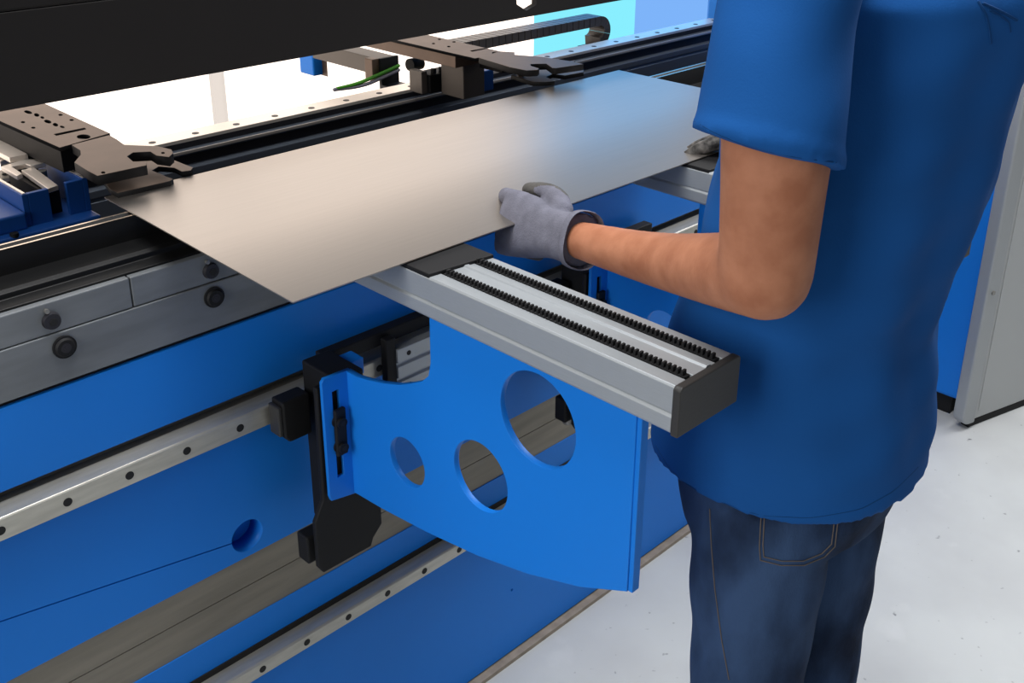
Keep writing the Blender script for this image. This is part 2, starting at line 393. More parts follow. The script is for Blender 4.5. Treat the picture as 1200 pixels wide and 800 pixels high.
# ------------------------------------------------------------------ front sheet supports
def make_support():
    root = empty('sheet_support', (.76, 1.10, .57), 'left blue sheet support with aluminium arm and three-hole bracket', 'sheet support', 'sliding sheet supports on the bed rails')
    # carriage
    cp = [(.696, .583), (.704, .570), (.790, .570), (.795, .583), (.812, .600), (.812, .655), (.775, .690), (.775, .87), (.714, .87), (.712, .69), (.696, .66)]
    obj('carriage_plate', MB().prism([(x, z) for x, z in cp], 1.087, 1.096, 'y'), RUBBER, root, bevel=.002)
    obj('carriage_body', MB().box((.752, 1.096, .60), (.80, D-.033, .865)), RUBBER, root, bevel=.003)
    gb = MB().prism([(.697, .772), (.705, .762), (.742, .762), (.742, .828), (.697, .828)], 1.148, D-.034, 'y')
    obj('guide_block', gb, RUBBER, root, bevel=.003)
    obj('end_seal', MB().box((.690, 1.150, .775), (.697, D-.036, .822)), PLAST, root, bevel=.002)
    obj('lower_roller', MB().cyl((.735, 1.135, .567), (0, 0, -1), .012, .014, 20), STEEL, root, smooth=30)
    obj('wiper_pad', MB().box((.69, 1.104, .582), (.72, 1.13, .628)), RUBBER, root, bevel=.003)
    # bright guide wagon to the right
    gw = obj('guide_wagon', MB().prism([(1.160, .752), (1.160, .771), (1.164, .773), (1.164, .777), (1.160, .779), (1.160, .798), (1.164, .800), (1.164, .804), (1.160, .806), (1.160, .828), (D-.034, .828), (D-.034, .752)], .912, 1.01), ALU, root, bevel=.0008)
    for x in (.934, .985):
        for z in (.761, .816): obj('bolt', MB().cyl((x, 1.1605, z), (0, -1, 0), .004, .0012, 14), HOLE, gw)
    obj('wagon_seal', MB().box((.893, 1.163, .755), (.912, D-.034, .85)), RUBBER, root, bevel=.002)
    obj('wagon_link', MB().box((.79, 1.178, .836), (1.01, D-.012, .858)), RUBBER, root, bevel=.002)
    obj('stop_block', MB().box((.805, 1.135, .83), (.83, 1.165, .857)), BLUE, root, bevel=.002)
    # blue bracket plate in plane x=.76
    bc = [(1.08, .687), (1.012, .692), (.92, .703), (.82, .720), (.73, .743), (.648, .772), (.580, .806)]
    out = bc + [(.580, 1.043), (.90, 1.043), (.9005, .965), (.905, .945), (.918, .932), (.94, .920), (.965, .908), (.998, .897), (1.03, .889), (1.055, .884), (1.08, .884)]
    holes = [circle((.954, .796), .0355), circle((.813, .842), .0475), circle((.719, .9625), .0585)]
    pm = plate_mesh('bracket_plate', out, holes, .009, MYZ(.7625), BLUE, bevel=.0008)
    link('bracket_plate', pm, root)
    # flange with slot
    fo = [(.7165, .70), (.719, .692), (.764, .684), (.764, .885), (.721, .8865), (.7165, .881)]
    slot = [(.7375-.0055, .725), (.7375+.0055, .725), (.7375+.0055, .862), (.7375-.0055, .862)]
    pm = plate_mesh('mounting_flange', fo, [slot], .006, MXZ(1.080), BLUE, bevel=.0008)
    link('mounting_flange', pm, root)
    obj('front_lip', MB().prism([(.760, .806), (.772, .806), (.772, 1.043), (.760, 1.043)], .574, .580, 'y'), BLUE, root, bevel=.0008)
    for z in (.815, .775):
        b = obj('slot_bolt', MB().cyl((.7385, 1.0772, z), (0, -1, 0), .0105, .003, 20).cyl((.7385, 1.0745, z), (0, -1, 0), .0075, .009, 16), RUBBER, root, smooth=30)
        obj('hex_socket', MB().cyl((.7385, 1.0656, z), (0, -1, 0), .004, .0006, 6), HOLE, b)
    obj('clamp_washer', MB().box((.730, 1.070, .762), (.748, 1.0768, .835)), RUBBER, root, bevel=.002)
    # aluminium arm: profile in x,z
    xl, xr, zb, zt = .735, .8305, 1.0435, 1.0955
    w_ = xr-xl
    prof = [(xl-.0015, zb+.009), (xl-.0015, zb+.018), (xl+.001, zb+.021), (xl, zb+.023), (xl, zt-.002), (xl+.002, zt),
            (xl+.018, zt), (xl+.019, zt-.006), (xl+.029, zt-.006), (xl+.030, zt), (xl+.050, zt), (xl+.052, zt+.0018), (xl+.057, zt+.0018), (xl+.059, zt), (xl+.066, zt),
            (xl+.067, zt-.006), (xl+.077, zt-.006), (xl+.078, zt), (xr-.002, zt), (xr, zt-.002), (xr, zb+.018), (xr+.0015, zb+.016), (xr+.0015, zb+.003), (xr-.002, zb), (xl+.001, zb), (xl-.0015, zb+.003)]
    # close in tidy order (bottom-left upward)
    prof = prof[-1:] + prof[:-1]
    obj('support_arm', MB().prism(prof, .520, 1.16, 'y'), ALU, root, bevel=.0006)
    ec = [(xl-.0022, zb-.001), (xr+.0022, zb-.001), (xr+.0022, zt-.002), (xr-.0015, zt+.0008), (xl+.0015, zt+.0008), (xl-.0022, zt-.002)]
    obj('end_cap', MB().prism(ec, .511, .520, 'y'), PLAST, root, bevel=.0015)
    obj('rear_cover', MB().prism([(xl+.0008, .872), (xl+.0008, 1.15), (xr-.0008, 1.15), (xr-.0008, .862)], zt-.005, zt+.0042, 'z'), RUBBER, root, bevel=.001)
    obj('arm_foot', MB().box((xl+.01, 1.12, zb-.03), (xr-.01, 1.165, zb)), RUBBER, root)
    for cx_ in (xl+.024, xl+.072):
        mb = MB().box((cx_-.0046, .523, zt-.006), (cx_+.0046, .868, zt+.0002))
        y = .526
        while y < .864:
            mb.box((cx_-.003, y, zt), (cx_+.003, y+.0026, zt+.0054))
            y += .0058
        obj('brush_strip', mb, RUBBER, root)
    return root
sup = make_support()
DX = .547
s2 = copy_tree(sup); s2.location.x += DX
s2['label'] = 'second blue sheet support, mostly hidden behind the forearm and shirt'

# ------------------------------------------------------------------ workpiece sheet
zs = 1.1012
cs = [at(343, 355.5, z=zs), at(839, 180.5, z=zs), at(724, 82.7, z=zs), at(122, 232, z=zs)]
y_near, y_far = (cs[0].y+cs[1].y)/2, (cs[2].y+cs[3].y)/2
sx0, sx1 = cs[3].x, (cs[2].x+.0)
sh = obj('metal_sheet', MB().prism([(cs[0].x, cs[0].y), (sx1-.002, y_near), (sx1, y_far), (cs[3].x, cs[3].y)], zs, zs+.0015, 'z'), SHEET)
tag(sh, 'flat rectangular brushed metal sheet held by the gloved hands', 'metal sheet')

# ------------------------------------------------------------------ back gauge
bgb = empty('back_gauge_beam', (1.2, 1.75, .9), 'long grey aluminium rail beam behind the bending line', 'beam')
bp_ = [(1.742, .93), (1.742, .962), (1.746, .964), (1.746, .968), (1.742, .970), (1.742, .983), (1.756, .986), (1.756, 1.005), (1.750, 1.0065), (1.750, 1.013), (1.86, 1.014), (1.86, .93)]
obj('beam_profile', MB().prism(bp_, X0, X1), BEAMM, bgb, bevel=.001)
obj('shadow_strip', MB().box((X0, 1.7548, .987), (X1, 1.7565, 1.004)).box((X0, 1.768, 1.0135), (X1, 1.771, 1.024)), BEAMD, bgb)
obj('edge_trim', MB().box((X0, 1.7488, 1.0085), (X1, 1.7515, 1.0145)), WHITEMETAL, bgb, bevel=.0008)
rr = obj('gauge_rail', MB().prism([(1.771, 1.013), (1.769, 1.022), (1.770, 1.03), (1.820, 1.03), (1.822, 1.022), (1.820, 1.013)], X0, X1), WHITEMETAL, bgb, bevel=.0008)
x = at(229, 156, z=1.03).x
while x > X0+.1: x -= .0865
while x < X1-.02:
    obj('bolt', MB().cyl((x, 1.790, 1.0298), (0, 0, 1), .0065, .0008, 14), BEAMD, rr); x += .0865

def poly_at(pts, z): return [(lambda p: (p.x, p.y))(at(a, b, z=z)) for a, b in pts]
def oval(c, rx, ry, z, ang=0, n=20):
    o = []
    for i in range(n):
        a = 2*PI*i/n; u, v = rx*math.cos(a), ry*math.sin(a)
        o.append((c[0]+u*math.cos(ang)-v*math.sin(ang), c[1]+u*math.sin(ang)+v*math.cos(ang)))
    return poly_at(o, z)
def along_y(p, q): return (p, q)

def dark_sides(me):
    me.materials.append(BLACK)
    for p in me.polygons:
        if abs(p.normal.z) < .75: p.material_index = 1
    return me
# left finger arm
zt = 1.135
fa = empty('gauge_finger', (.66, 1.6, 1.03), 'black back gauge finger arm left of the sheet', 'gauge finger', 'back gauge finger arms')
xl_ = .600; xr_ = .722
P1 = at(100, 199, z=zt); Q1 = at(145, 170, z=zt)
al = at(68, 172, z=zt); ar = at(138, 160, z=zt)
xA, xB = al.x, ar.x
yA = (al.y+ar.y)/2
armp = [(xA, yA), (xB, yA+.02), (xB+.01, yA+.75), (xA-.02, yA+.75)]
ahole = [oval((98, 160.2), 8, 2.8, zt), [tuple(p) for p in poly_at([(63, 157), (99, 149.5), (101.5, 151.3), (66, 159)], zt)]]
for (u, v, a, b) in ((33, 131.3, 4.8, 1.8), (43, 134.6, 3.2, 1.9), (49.6, 137.6, 2.3, 1.3), (56, 142.3, 4.4, 1.9), (65, 146, 3.2, 1.9), (73, 148.6, 2.9, 1.2)):
    ahole.append(oval((u, v), a, b, zt, .25, 14))
for (u, v) in ((71, 134.5), (84, 140.5), (27, 143), (39, 149.5)):
    ahole.append(oval((u, v), 2.6, 1.1, zt, 0, 10))
pm = plate_mesh('arm_plate', armp, ahole, .006, MXY(zt-.003), GAUGE, bevel=.0004)
link('arm_plate', dark_sides(pm), fa)
obj('arm_beam', MB().prism([(xA+.002, yA+.004), (xB-.002, yA+.024), (xB+.008, yA+.75), (xA-.018, yA+.75)], zt-.040, zt-.006, 'z'), BLACK, fa, bevel=.001)
up = poly_at([(84, 169.5), (94, 176), (94.5, 181), (87, 190), (101, 199), (114, 206), (172, 193.5), (171, 189), (156, 189), (149, 183), (156, 178.5), (176, 177.5), (183, 182), (198, 184), (203, 179.5), (201, 175), (185, 171), (146, 169.5), (137, 163), (128, 158)], zt+.004)
pm = plate_mesh('upper_finger_plate', up, [oval((191, 179), 2.2, 1, zt+.004, 0, 12), oval((121, 202), 2.5, 1.2, zt+.004, 0, 12)], .014, MXY(zt+.004-.007), GAUGE, bevel=.0008)
link('upper_finger_plate', dark_sides(pm), fa)
z2 = 1.110
lo = poly_at([(118, 206), (128, 221), (138, 226), (199, 212), (203, 209.5), (196, 207), (187, 203), (178, 199.5), (186, 195), (204, 196.5), (213, 201), (224, 199.5), (226, 196), (203, 187), (150, 180), (118, 196)], z2)
pm = plate_mesh('lower_finger_plate', lo, [], .008, MXY(z2-.004), GAUGE, bevel=.0008)
link('lower_finger_plate', dark_sides(pm), fa)
hx = [(oval((81, 180), 9, 6.5, zt-.004, .2, 8))]
obj('clamp_nut', MB().cyl(at(82, 184, z=zt-.028), (0, 0, 1), .026, .024, 6), HOLE, fa)
a0 = at(15, 163, z=1.07); a1 = at(49, 178, z=1.07)
obj('slide_bar', MB().box((xA-.03, yA+.12, zt-.044), (xA-.003, yA+.72, zt-.036)), WHITEMETAL, fa)
obj('carriage_shoe', MB().box((xA+.01, 1.74, 1.031), (xB-.01, 1.815, zt-.040)), BLACK, fa, bevel=.002)

# right finger arm
zt = 1.135
fb = empty('gauge_finger', (1.55, 1.6, 1.03), 'black back gauge finger arm behind the middle of the sheet', 'gauge finger', 'back gauge finger arms')
l0 = at(561, 67.5, z=zt); r0_ = at(603, 62, z=zt)
xA, xB, yA = l0.x-.01, r0_.x-.01, l0.y
armp = [(xA, yA), (xB, yA), (xB+.01, yA+.6), (xA, yA+.6)]
ah = [poly_at([(551, 59.3), (570, 56), (571, 57), (553, 60.5)], zt), oval((582, 62), 6, 1.5, zt, 0, 16)]
for u, v in ((508, 51), (526, 54.5), (515, 46), (532, 49)): ah.append(oval((u, v), 2, .8, zt, 0, 10))
pm = plate_mesh('arm_plate', armp, ah, .006, MXY(zt-.003), GAUGE, bevel=.0004); link('arm_plate', dark_sides(pm), fb)
obj('arm_beam', MB().box((xA+.002, yA+.06, zt-.03), (xB-.002, yA+.6, zt-.006)), GAUGE, fb, bevel=.001)
obj('arm_web', MB().box((xA+.07, yA-.005, zt-.04), (xB-.002, yA+.062, zt-.006)), BLACK, fb, bevel=.001)
up = poly_at([(561, 67.5), (597, 78.5), (617, 82.5), (630, 82), (632, 80), (622, 77), (622, 75), (640, 74.5), (647, 79.5), (652, 79.8), (684, 75), (672, 72), (636, 66.6), (603, 64), (603, 61), (585, 60)], zt+.004)
pm = plate_mesh('upper_finger_plate', up, [oval((672, 73.7), 2.2, .8, zt, 0, 12)], .012, MXY(zt-.002), GAUGE, bevel=.0008); link('upper_finger_plate', dark_sides(pm), fb)
lo = poly_at([(599, 88), (624, 96), (640, 96), (650, 95), (640, 90), (648, 86.5), (662, 88.5), (684, 84.5), (684, 80), (655, 80), (615, 82)], 1.112)
pm = plate_mesh('lower_finger_plate', lo, [], .008, MXY(1.108), GAUGE, bevel=.0008); link('lower_finger_plate', dark_sides(pm), fb)
for u, v in ((601, 84.5), (611, 87)):
    q = at(u, v, z=1.112); obj('clamp_screw', MB().cyl((q.x, q.y, 1.112), (0, 0, 1), .006, .012, 14), RUBBER, fb)
q = at(548, 85, z=1.08)
obj('finger_post', MB().box((q.x-.03, q.y-.02, 1.031), (q.x+.03, q.y+.05, zt-.03)), MOTOR, fb, bevel=.002)
q = at(570, 102, z=1.04)
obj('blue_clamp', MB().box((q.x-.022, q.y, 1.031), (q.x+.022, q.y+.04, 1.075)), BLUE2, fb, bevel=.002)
q = at(517, 105, z=1.035)
obj('drive_block', MB().box((q.x-.03, q.y, 1.031), (q.x+.10, q.y+.05, 1.07)), BLACK, fb, bevel=.002)
obj('drive_cover', MB().box((q.x-.045, q.y+.01, 1.031), (q.x-.03, q.y+.05, 1.078)), MOTOR, fb, bevel=.001)
for k in range(5):
    obj('drive_stud', MB().cyl((q.x-.01+.022*k, q.y+.012, 1.07), (0, 0, 1), .006, .010, 12), RUBBER, fb)

# release knob standing on the rail beside the right finger
q = at(485, 99, z=1.03); q.y = min(q.y, 1.795)
qk = at(485, 75, y=q.y)
obj('release_knob', MB().cyl((qk.x-.012, q.y, qk.z), (1, .1, -.05), .0135, .034, 24), BLACK, fb, smooth=30)
obj('knob_stem', MB().cyl((qk.x, q.y, 1.0305), (0, 0, 1), .002, qk.z-1.035, 8), STEEL, fb)

# motor unit at the back
mroot = empty('gauge_motor', at(430, 90, y=2.05), 'boxy grey motor housing with blue cap behind the rail', 'motor')
p0 = at(446, 69, y=1.95); p1 = at(467, 72, y=1.95); pb = at(446, 100, y=1.95)
mz0, mz1 = pb.z, p0.z
obj('motor_body', MB().box((p0.x, 1.95, mz0), (p1.x, 1.958, mz1)), HOLE, mroot)
obj('motor_housing', MB().box((p0.x-.0, 1.958, mz0+.02), (p1.x, 2.22, mz1-.002)), MOTOR, mroot, bevel=.002)
obj('motor_flange', MB().box((p0.x-.02, 1.956, mz0+.01), (p0.x, 1.985, mz1)), GAUGE, mroot, bevel=.002)
ga = at(382, 60, y=2.22); gb_ = at(399, 87, y=2.22)
obj('gearbox', MB().box((ga.x, 2.22, gb_.z), (p1.x-.01, 2.27, ga.z+.02)), GAUGE, mroot, bevel=.002)
ba = at(366, 63, y=2.24); bb = at(382, 87, y=2.24)
obj('blue_cap', MB().box((ba.x, 2.24, bb.z), (bb.x, 2.30, ba.z+.01)), BLUE, mroot, bevel=.004)
obj('motor_mount', MB().box((p0.x, 1.862, .968), (p1.x, 1.958, mz0)), BEAMD, mroot)
for nm, m_, lab, pts_ in (('green_cable', CABLEG, 'thin green cable running out of the motor housing', [(395, 104), (420, 98), (445, 87), (467, 77)]),
                          ('grey_cable', CABLEW, 'pale grey cable running beside the green one', [(392, 105), (425, 101), (448, 91), (467, 82)])):
    mb = MB().tube([at(u, v, y=1.94) for u, v in pts_], .0042, 10, smooth=2)
    tag(obj(nm, mb, m_, smooth=60), lab, 'cable')

# cable chain
CHAINM = mat('chain_plastic', srgb(58, 54, 53), .38, 0, .5)
cz = empty('cable_chain', at(640, 45, y=1.95), 'black plastic cable drag chain looping behind the beam', 'cable chain')
ch = MB(); chs = MB()
yc0, yc1 = 1.90, 1.955
A_ = at(702, 33, y=1.93)
rc = .029; zc = A_.z-.002
xe = A_.x-.028
path = []
for k in range(24): path.append((xe-.54+.54*k/24, zc+rc, 0))
for k in range(13):
    a = PI/2-PI*k/12; path.append((xe+rc*math.cos(a), zc+rc*math.sin(a), k))
seg_n = 0
for i in range(len(path)-1):
    (xa, za, _), (xb, zb_, _) = path[i], path[i+1]
    t = Vector((xb-xa, 0, zb_-za)); L_ = t.length; t.normalize(); n = Vector((-t.z, 0, t.x))
    hh = .0125
    c0 = Vector((xa, 0, za)); g = .0012 if L_ > .015 else .0003
    c1 = Vector((xb, 0, zb_))
    def nrm(k):
        a_, b_ = path[max(k-1, 0)], path[min(k+1, len(path)-1)]
        d = Vector((b_[0]-a_[0], 0, b_[1]-a_[1])).normalized(); return Vector((-d.z, 0, d.x))
    n0, n1 = nrm(i), nrm(i+1)
    qd = [c0+t*g-n0*hh, c1-t*g-n1*hh, c1-t*g+n1*hh, c0+t*g+n0*hh]
    link_mb = MB().prism([(p.x, p.z) for p in qd], yc0, yc1, 'y')
    obj('chain_link', link_mb, CHAINM, cz)
obj('chain_bracket', MB().box((xe-.03, yc0, .968), (xe+.012, yc1, zc-rc-.0126)), BEAMD, cz)
obj('cable_tray', MB().box((X0, 1.861, .955), (X1, 1.99, .968)), BEAMD, bgb)

# blue carriage block at left
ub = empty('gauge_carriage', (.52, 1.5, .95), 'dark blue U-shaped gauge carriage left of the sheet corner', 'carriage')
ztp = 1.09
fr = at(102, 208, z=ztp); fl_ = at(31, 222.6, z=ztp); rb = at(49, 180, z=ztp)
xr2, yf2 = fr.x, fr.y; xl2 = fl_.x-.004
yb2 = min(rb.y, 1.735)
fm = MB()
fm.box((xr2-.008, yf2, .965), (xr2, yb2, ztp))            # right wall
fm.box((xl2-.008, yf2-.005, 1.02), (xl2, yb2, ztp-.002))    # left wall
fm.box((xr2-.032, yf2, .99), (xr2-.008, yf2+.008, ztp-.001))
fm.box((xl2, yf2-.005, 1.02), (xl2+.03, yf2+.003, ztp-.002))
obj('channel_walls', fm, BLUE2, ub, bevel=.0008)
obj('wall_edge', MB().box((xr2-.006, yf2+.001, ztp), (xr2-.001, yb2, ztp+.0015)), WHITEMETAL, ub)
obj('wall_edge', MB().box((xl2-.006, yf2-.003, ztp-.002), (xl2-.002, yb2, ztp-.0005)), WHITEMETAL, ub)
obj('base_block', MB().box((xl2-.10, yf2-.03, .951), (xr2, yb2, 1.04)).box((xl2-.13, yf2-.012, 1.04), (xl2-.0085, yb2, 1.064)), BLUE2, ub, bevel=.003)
s_ = at(52, 235, z=1.05)
zsb = 1.088
barp = poly_at([(25, 199), (40, 196), (68, 217), (56, 221)], zsb)
obj('slide_bar', MB().prism(barp, zsb-.007, zsb, 'z'), WHITEMETAL, ub, bevel=.0006)
hook = poly_at([(1, 195), (28, 186.5), (50, 186), (53, 190.5), (36, 194), (30, 192), (14, 195), (26, 203), (20, 206)], zsb+.004)
obj('hook_plate', MB().prism(hook, zsb-.003, zsb+.004, 'z'), WHITEMETAL, ub, bevel=.0006)
back = poly_at([(-14, 178), (10, 174), (22, 183), (0, 189)], zsb)
obj('rear_plate', MB().prism(back, zsb-.006, zsb, 'z'), WHITEMETAL, ub, bevel=.0006)
q = at(48, 200, z=1.085)
obj('locking_screw', MB().cyl((q.x, q.y, 1.055), (0, 0, 1), .008, .03, 16), STEEL, ub, smooth=30)
obj('inner_slide', MB().box((xl2+.03, yf2+.02, 1.041), (xr2-.035, yb2-.02, 1.078)), BLACK, ub)
for u, v in ((15, 263), (26, 261), (17, 276)):
    q = at(u, v, z=1.04); obj('fixing_screw', MB().cyl((q.x, q.y, 1.038), (0, 0, 1), .006, .006, 12), RUBBER, ub)

# ------------------------------------------------------------------ right hand side: door panel and blue cabinet
g0 = at(1127, 498, z=.02); g1 = at(1200, 470, z=.02)
gd = (g1-g0); gd.z = 0; gl = gd.length; gd.normalize(); gn = Vector((-gd.y, gd.x, 0))
if gn.y < 0: gn = -gn
door = empty('guard_door', (g0.x, g0.y, 0), 'tall grey guard door panel standing at the right edge', 'guard door')
def dprism(u0, u1, w0, w1, z0, z1, rad=0, rb=0):
    a = g0.copy(); a.z = 0
    mb = MB()
    prof = [(u0, z0+rb), (u0, z1), (u1, z1), (u1, z0), (u0+rb, z0)] if not rb else \
        [(u0, z1)] + [(u0+rb-rb*math.cos(k*PI/16), z0+rb-rb*math.sin(k*PI/16)) for k in range(9)] + [(u1, z0), (u1, z1)]
    n = len(prof); v = []
    for wv in (w0, w1):
        for (u, z) in prof:
            p = a+gd*u+gn*wv; v.append((p.x, p.y, z))
    f = [(i, (i+1) % n, n+(i+1) % n, n+i) for i in range(n)]+[tuple(range(n))[::-1], tuple(range(n, 2*n))]
    return mb.add(v, f)
obj('door_panel', dprism(.02, .95, .0, .03, .02, 2.2, rb=.03), GREYDOOR, door, bevel=.01, bseg=3)
obj('edge_profile', dprism(-.002, .05, -.004, .034, .015, 2.2, rb=.03), GREYDOOR2, door, bevel=.006, bseg=3)
obj('edge_bead', dprism(.06, .072, -.002, .0, .05, 2.19), GREYDOOR, door, bevel=.001)
obj('sole_seal', dprism(.035, .93, .004, .028, .0, .02), RUBBER, door)
for z in (.42, 1.12):
    p = g0+gd*.02-gn*.004; obj('rivet', MB().cyl((p.x, p.y, z), -gn, .006, .004, 12), STEEL, door)
cab = empty('side_cabinet', (3.2, 1.25, 0), 'bright blue machine side cabinet beyond the shirt and grey door', 'cabinet')
c0 = at(1105, 463, z=.06)
obj('cabinet_body', MB().box((c0.x, c0.y-.045, .06), (c0.x+1.0, c0.y+.9, 1.9)), BLUE, cab, bevel=.01)
obj('plinth', MB().box((c0.x+.02, c0.y-.02, 0), (c0.x+.98, c0.y+.88, .06)), RUBBER, cab)

# ------------------------------------------------------------------ person
TC = Vector((1.055, .56, 0))
person = empty('person', (1.055, .56, 0), 'person in blue T-shirt and dark jeans gripping the sheet with gloves', 'person')
def sring(c, a, b, z, n=2.2, seg=72, yaw=0, tilt=(0, 0)):
    o = []
    for i in range(seg):
        t = 2*PI*i/seg; cc, ss = math.cos(t), math.sin(t)
        u = a*math.copysign(abs(cc)**(2/n), cc); v = b*math.copysign(abs(ss)**(2/n), ss)
        x = u*math.cos(yaw)-v*math.sin(yaw); y = u*math.sin(yaw)+v*math.cos(yaw)
        o.append((c[0]+x, c[1]+y, z+tilt[0]*x+tilt[1]*y))
    return o
TORSO = [  # z, cx, cy, half width, half depth
    (.870, 1.051, .569, .165, .158),
    (0.895, 1.051, 0.569, 0.165, 0.158), 
    (0.920, 1.052, 0.567, 0.165, 0.157), 
    (0.960, 1.053, 0.566, 0.165, 0.153), 
    (1.000, 1.053, 0.565, 0.165, 0.148), 
    (1.050, 1.053, 0.566, 0.165, 0.137), 
    (1.100, 1.057, 0.557, 0.165, 0.134), 
    (1.150, 1.063, 0.545, 0.165, 0.136), 
    (1.200, 1.066, 0.539, 0.165, 0.137), 
    (1.250, 1.069, 0.534, 0.165, 0.138), 
    (1.300, 1.070, 0.531, 0.165, 0.141), 
    (1.350, 1.072, 0.529, 0.165, 0.143), 
    (1.400, 1.073, 0.527, 0.165, 0.145), 
    (1.430, 1.073, 0.526, 0.165, 0.145), 
]
# arm joints
SL = at(926, -25, y=.50); UL = at(912, 150, y=.482); EL = at(897, 322, y=.482)
F1 = at(840, 316, y=.56); F2 = at(765, 304, y=.68); WL = at(684, 282, y=.80)
HL = at(640, 268, y=.86)
SR = Vector((1.225, .55, 1.425)); ER = Vector((1.385, .59, 1.175)); WR = Vector((1.430, .79, 1.14)); HR = Vector((1.426, .815, 1.133))
# body: one continuous skinned surface
b = MB()
b.loft([sring((cx, cy), a*.82, bb*.8, z) for z, cx, cy, a, bb in TORSO if z < 1.43])
ncx, ncy = TORSO[-1][1], TORSO[-1][2]+.02
b.tube([(ncx, ncy-.02, 1.40), (ncx, ncy+.01, 1.50), (ncx, ncy+.03, 1.57)], [.065, .058, .055], 24)
hd = Vector((ncx, ncy+.05, 1.645))
b.ball(hd, .075, .095, .112); b.ball(hd+Vector((0, .035, -.06)), .055, .058, .06)
b.tube([hd+Vector((0, .09, .02)), hd+Vector((0, .112, -.02))], [.010, .016], 12)
for s in (-1, 1): b.ball(hd+Vector((s*.077, -.005, -.005)), .010, .022, .032, 8)
b.ball(hd+Vector((0, .088, -.055)), .022, .010, .008, 8)
def arm(S, U, E, f1, f2, W, Hh, rad):
    b.tube([S, U, E], [rad[0], rad[1], rad[2]], 28, up=(1, 0, 0), smooth=2)
    b.tube([E, f1, f2, W], [rad[2]*.98, rad[3], rad[4], rad[5]], 28, up=(0, 0, 1), smooth=2, flat=1.0)
HT = at(596, 262, y=.945)
arm(SL, UL, EL, F1, F2, WL+(HT-WL).normalized()*.022, HL, (.060, .0495, .0435, .0375, .030, .0225))
arm(SR, (SR+ER)/2, ER, ER.lerp(WR, .33), ER.lerp(WR, .66), WR, HR, (.058, .048, .04, .04, .033, .025))
LEGS = [
    [(.975, .550, .86, .088), (.970, .545, .72, .079), (.965, .540, .56, .071), (.960, .535, .45, .064), (.955, .530, .30, .060), (.955, .525, .10, .055)],
    [(1.125, .550, .86, .088), (1.125, .545, .72, .077), (1.130, .540, .56, .068), (1.130, .535, .45, .064), (1.135, .530, .30, .060), (1.135, .525, .10, .055)],
]
for leg in LEGS:
    b.tube([(x, y, z) for x, y, z, r in leg], [r*.85 for x, y, z, r in leg], 24, up=(0, 1, 0), smooth=1)
    x, y = leg[-1][0], leg[-1][1]
    b.tube([(x, y-.03, .06), (x, y+.16, .045)], [.04, .032], 16)
body = link('body', remeshed('body', b, .006, 6, SKIN), person)
obj('hair', MB().ball(hd+Vector((0, -.012, .025)), .081, .098, .102, 20), HAIR, person, smooth=80)
for s in (-1, 1): obj('eye', MB().ball(hd+Vector((s*.032, .083, .005)), .012, .010, .009, 10), EYE, person, smooth=80)
for leg in LEGS:
    x, y = leg[-1][0], leg[-1][1]
    obj('shoe', MB().tube([(x, y-.07, .052), (x, y+.05, .056), (x, y+.19, .04)], [.05, .053, .038], 20, smooth=1), SHOE, person, smooth=70)

# jeans
j = MB()
j.loft([sring((1.052, .560), .150, .112, .79), sring((1.052, .560), .155, .122, .83), sring((1.052, .562), .155, .124, .90), sring((1.052, .562), .150, .118, .95)])
for leg in LEGS: j.tube([(x, y, z) for x, y, z, r in leg], [r for x, y, z, r in leg], 32, up=(0, 1, 0), smooth=2, ball=False)
jm = remeshed('jeans', j, .006, 5, JEANS)
jn = [v.normal.copy() for v in jm.vertices]
for v, vn in zip(jm.vertices, jn):
    p = v.co
    k = ( .0013)*math.sin(p.z*34+p.x*17+p.y*9) + .0011*math.sin(p.z*61-p.x*33+1.7)
    v.co = p+vn*k
jeans = link('jeans', jm, person)

# shirt
t = MB()
rings = []
zs_ = [r[0] for r in TORSO]
def torso_at(z):
    for i in range(len(TORSO)-1):
        if TORSO[i][0] <= z <= TORSO[i+1][0]:
            f = (z-TORSO[i][0])/(TORSO[i+1][0]-TORSO[i][0]); return [TORSO[i][k]+(TORSO[i+1][k]-TORSO[i][k])*f for k in range(5)]
    return list(TORSO[0] if z < TORSO[0][0] else TORSO[-1])
HEMZ = TORSO[0][0]
z = HEMZ
while z < TORSO[-1][0]+.001:
    r = torso_at(z); h = z-HEMZ
    g = .0016 if h < .022 else 0
    til = max(0, 1-h/.12)
    rings.append(sring((r[1], r[2]), r[3]+g, r[4]+g, z, 2.25, 96, 0, (0*til, 0*til)))
    z += .011
top = TORSO[-1]
for a_, dz in ((.93, .016), (.8, .032), (.62, .045), (.45, .053)):
    rings.append(sring((top[1], top[2]+.01*(1-a_)), top[3]*a_, top[4]*(a_+.05), top[0]+dz, 2.1, 96))
t.loft(rings)
SH = [at(870, 158, y=.478), at(960, 196, y=.478)]
def sleeve(pts, rr, mi=0):
    t.tube(pts, rr, 40, up=(1, 0, 0), smooth=1, ball=False)
hemc = at(898, 172, y=.484)
SLI = SL+Vector((.06, .03, .0))
d_ = (hemc-SL)
def sleeve_rings(S, axis, inner, stops, tilt):
    ax = axis.normalized(); L_ = axis.length
    u = (Vector((1, 0, 0))-ax*ax.x).normalized(); w = ax.cross(u)
    rings = [[inner+(u*math.cos(2*PI*i/48)+w*math.sin(2*PI*i/48))*.058 for i in range(48)]]
    for f, r in stops:
        c = S+axis*f; ring = []
        for i in range(48):
            q = (u*math.cos(2*PI*i/48)+w*math.sin(2*PI*i/48))*r
            ring.append(c+q+ax*(q.dot(RX)*tilt*max(0, f)**2))
        rings.append(ring)
    t.loft(rings)
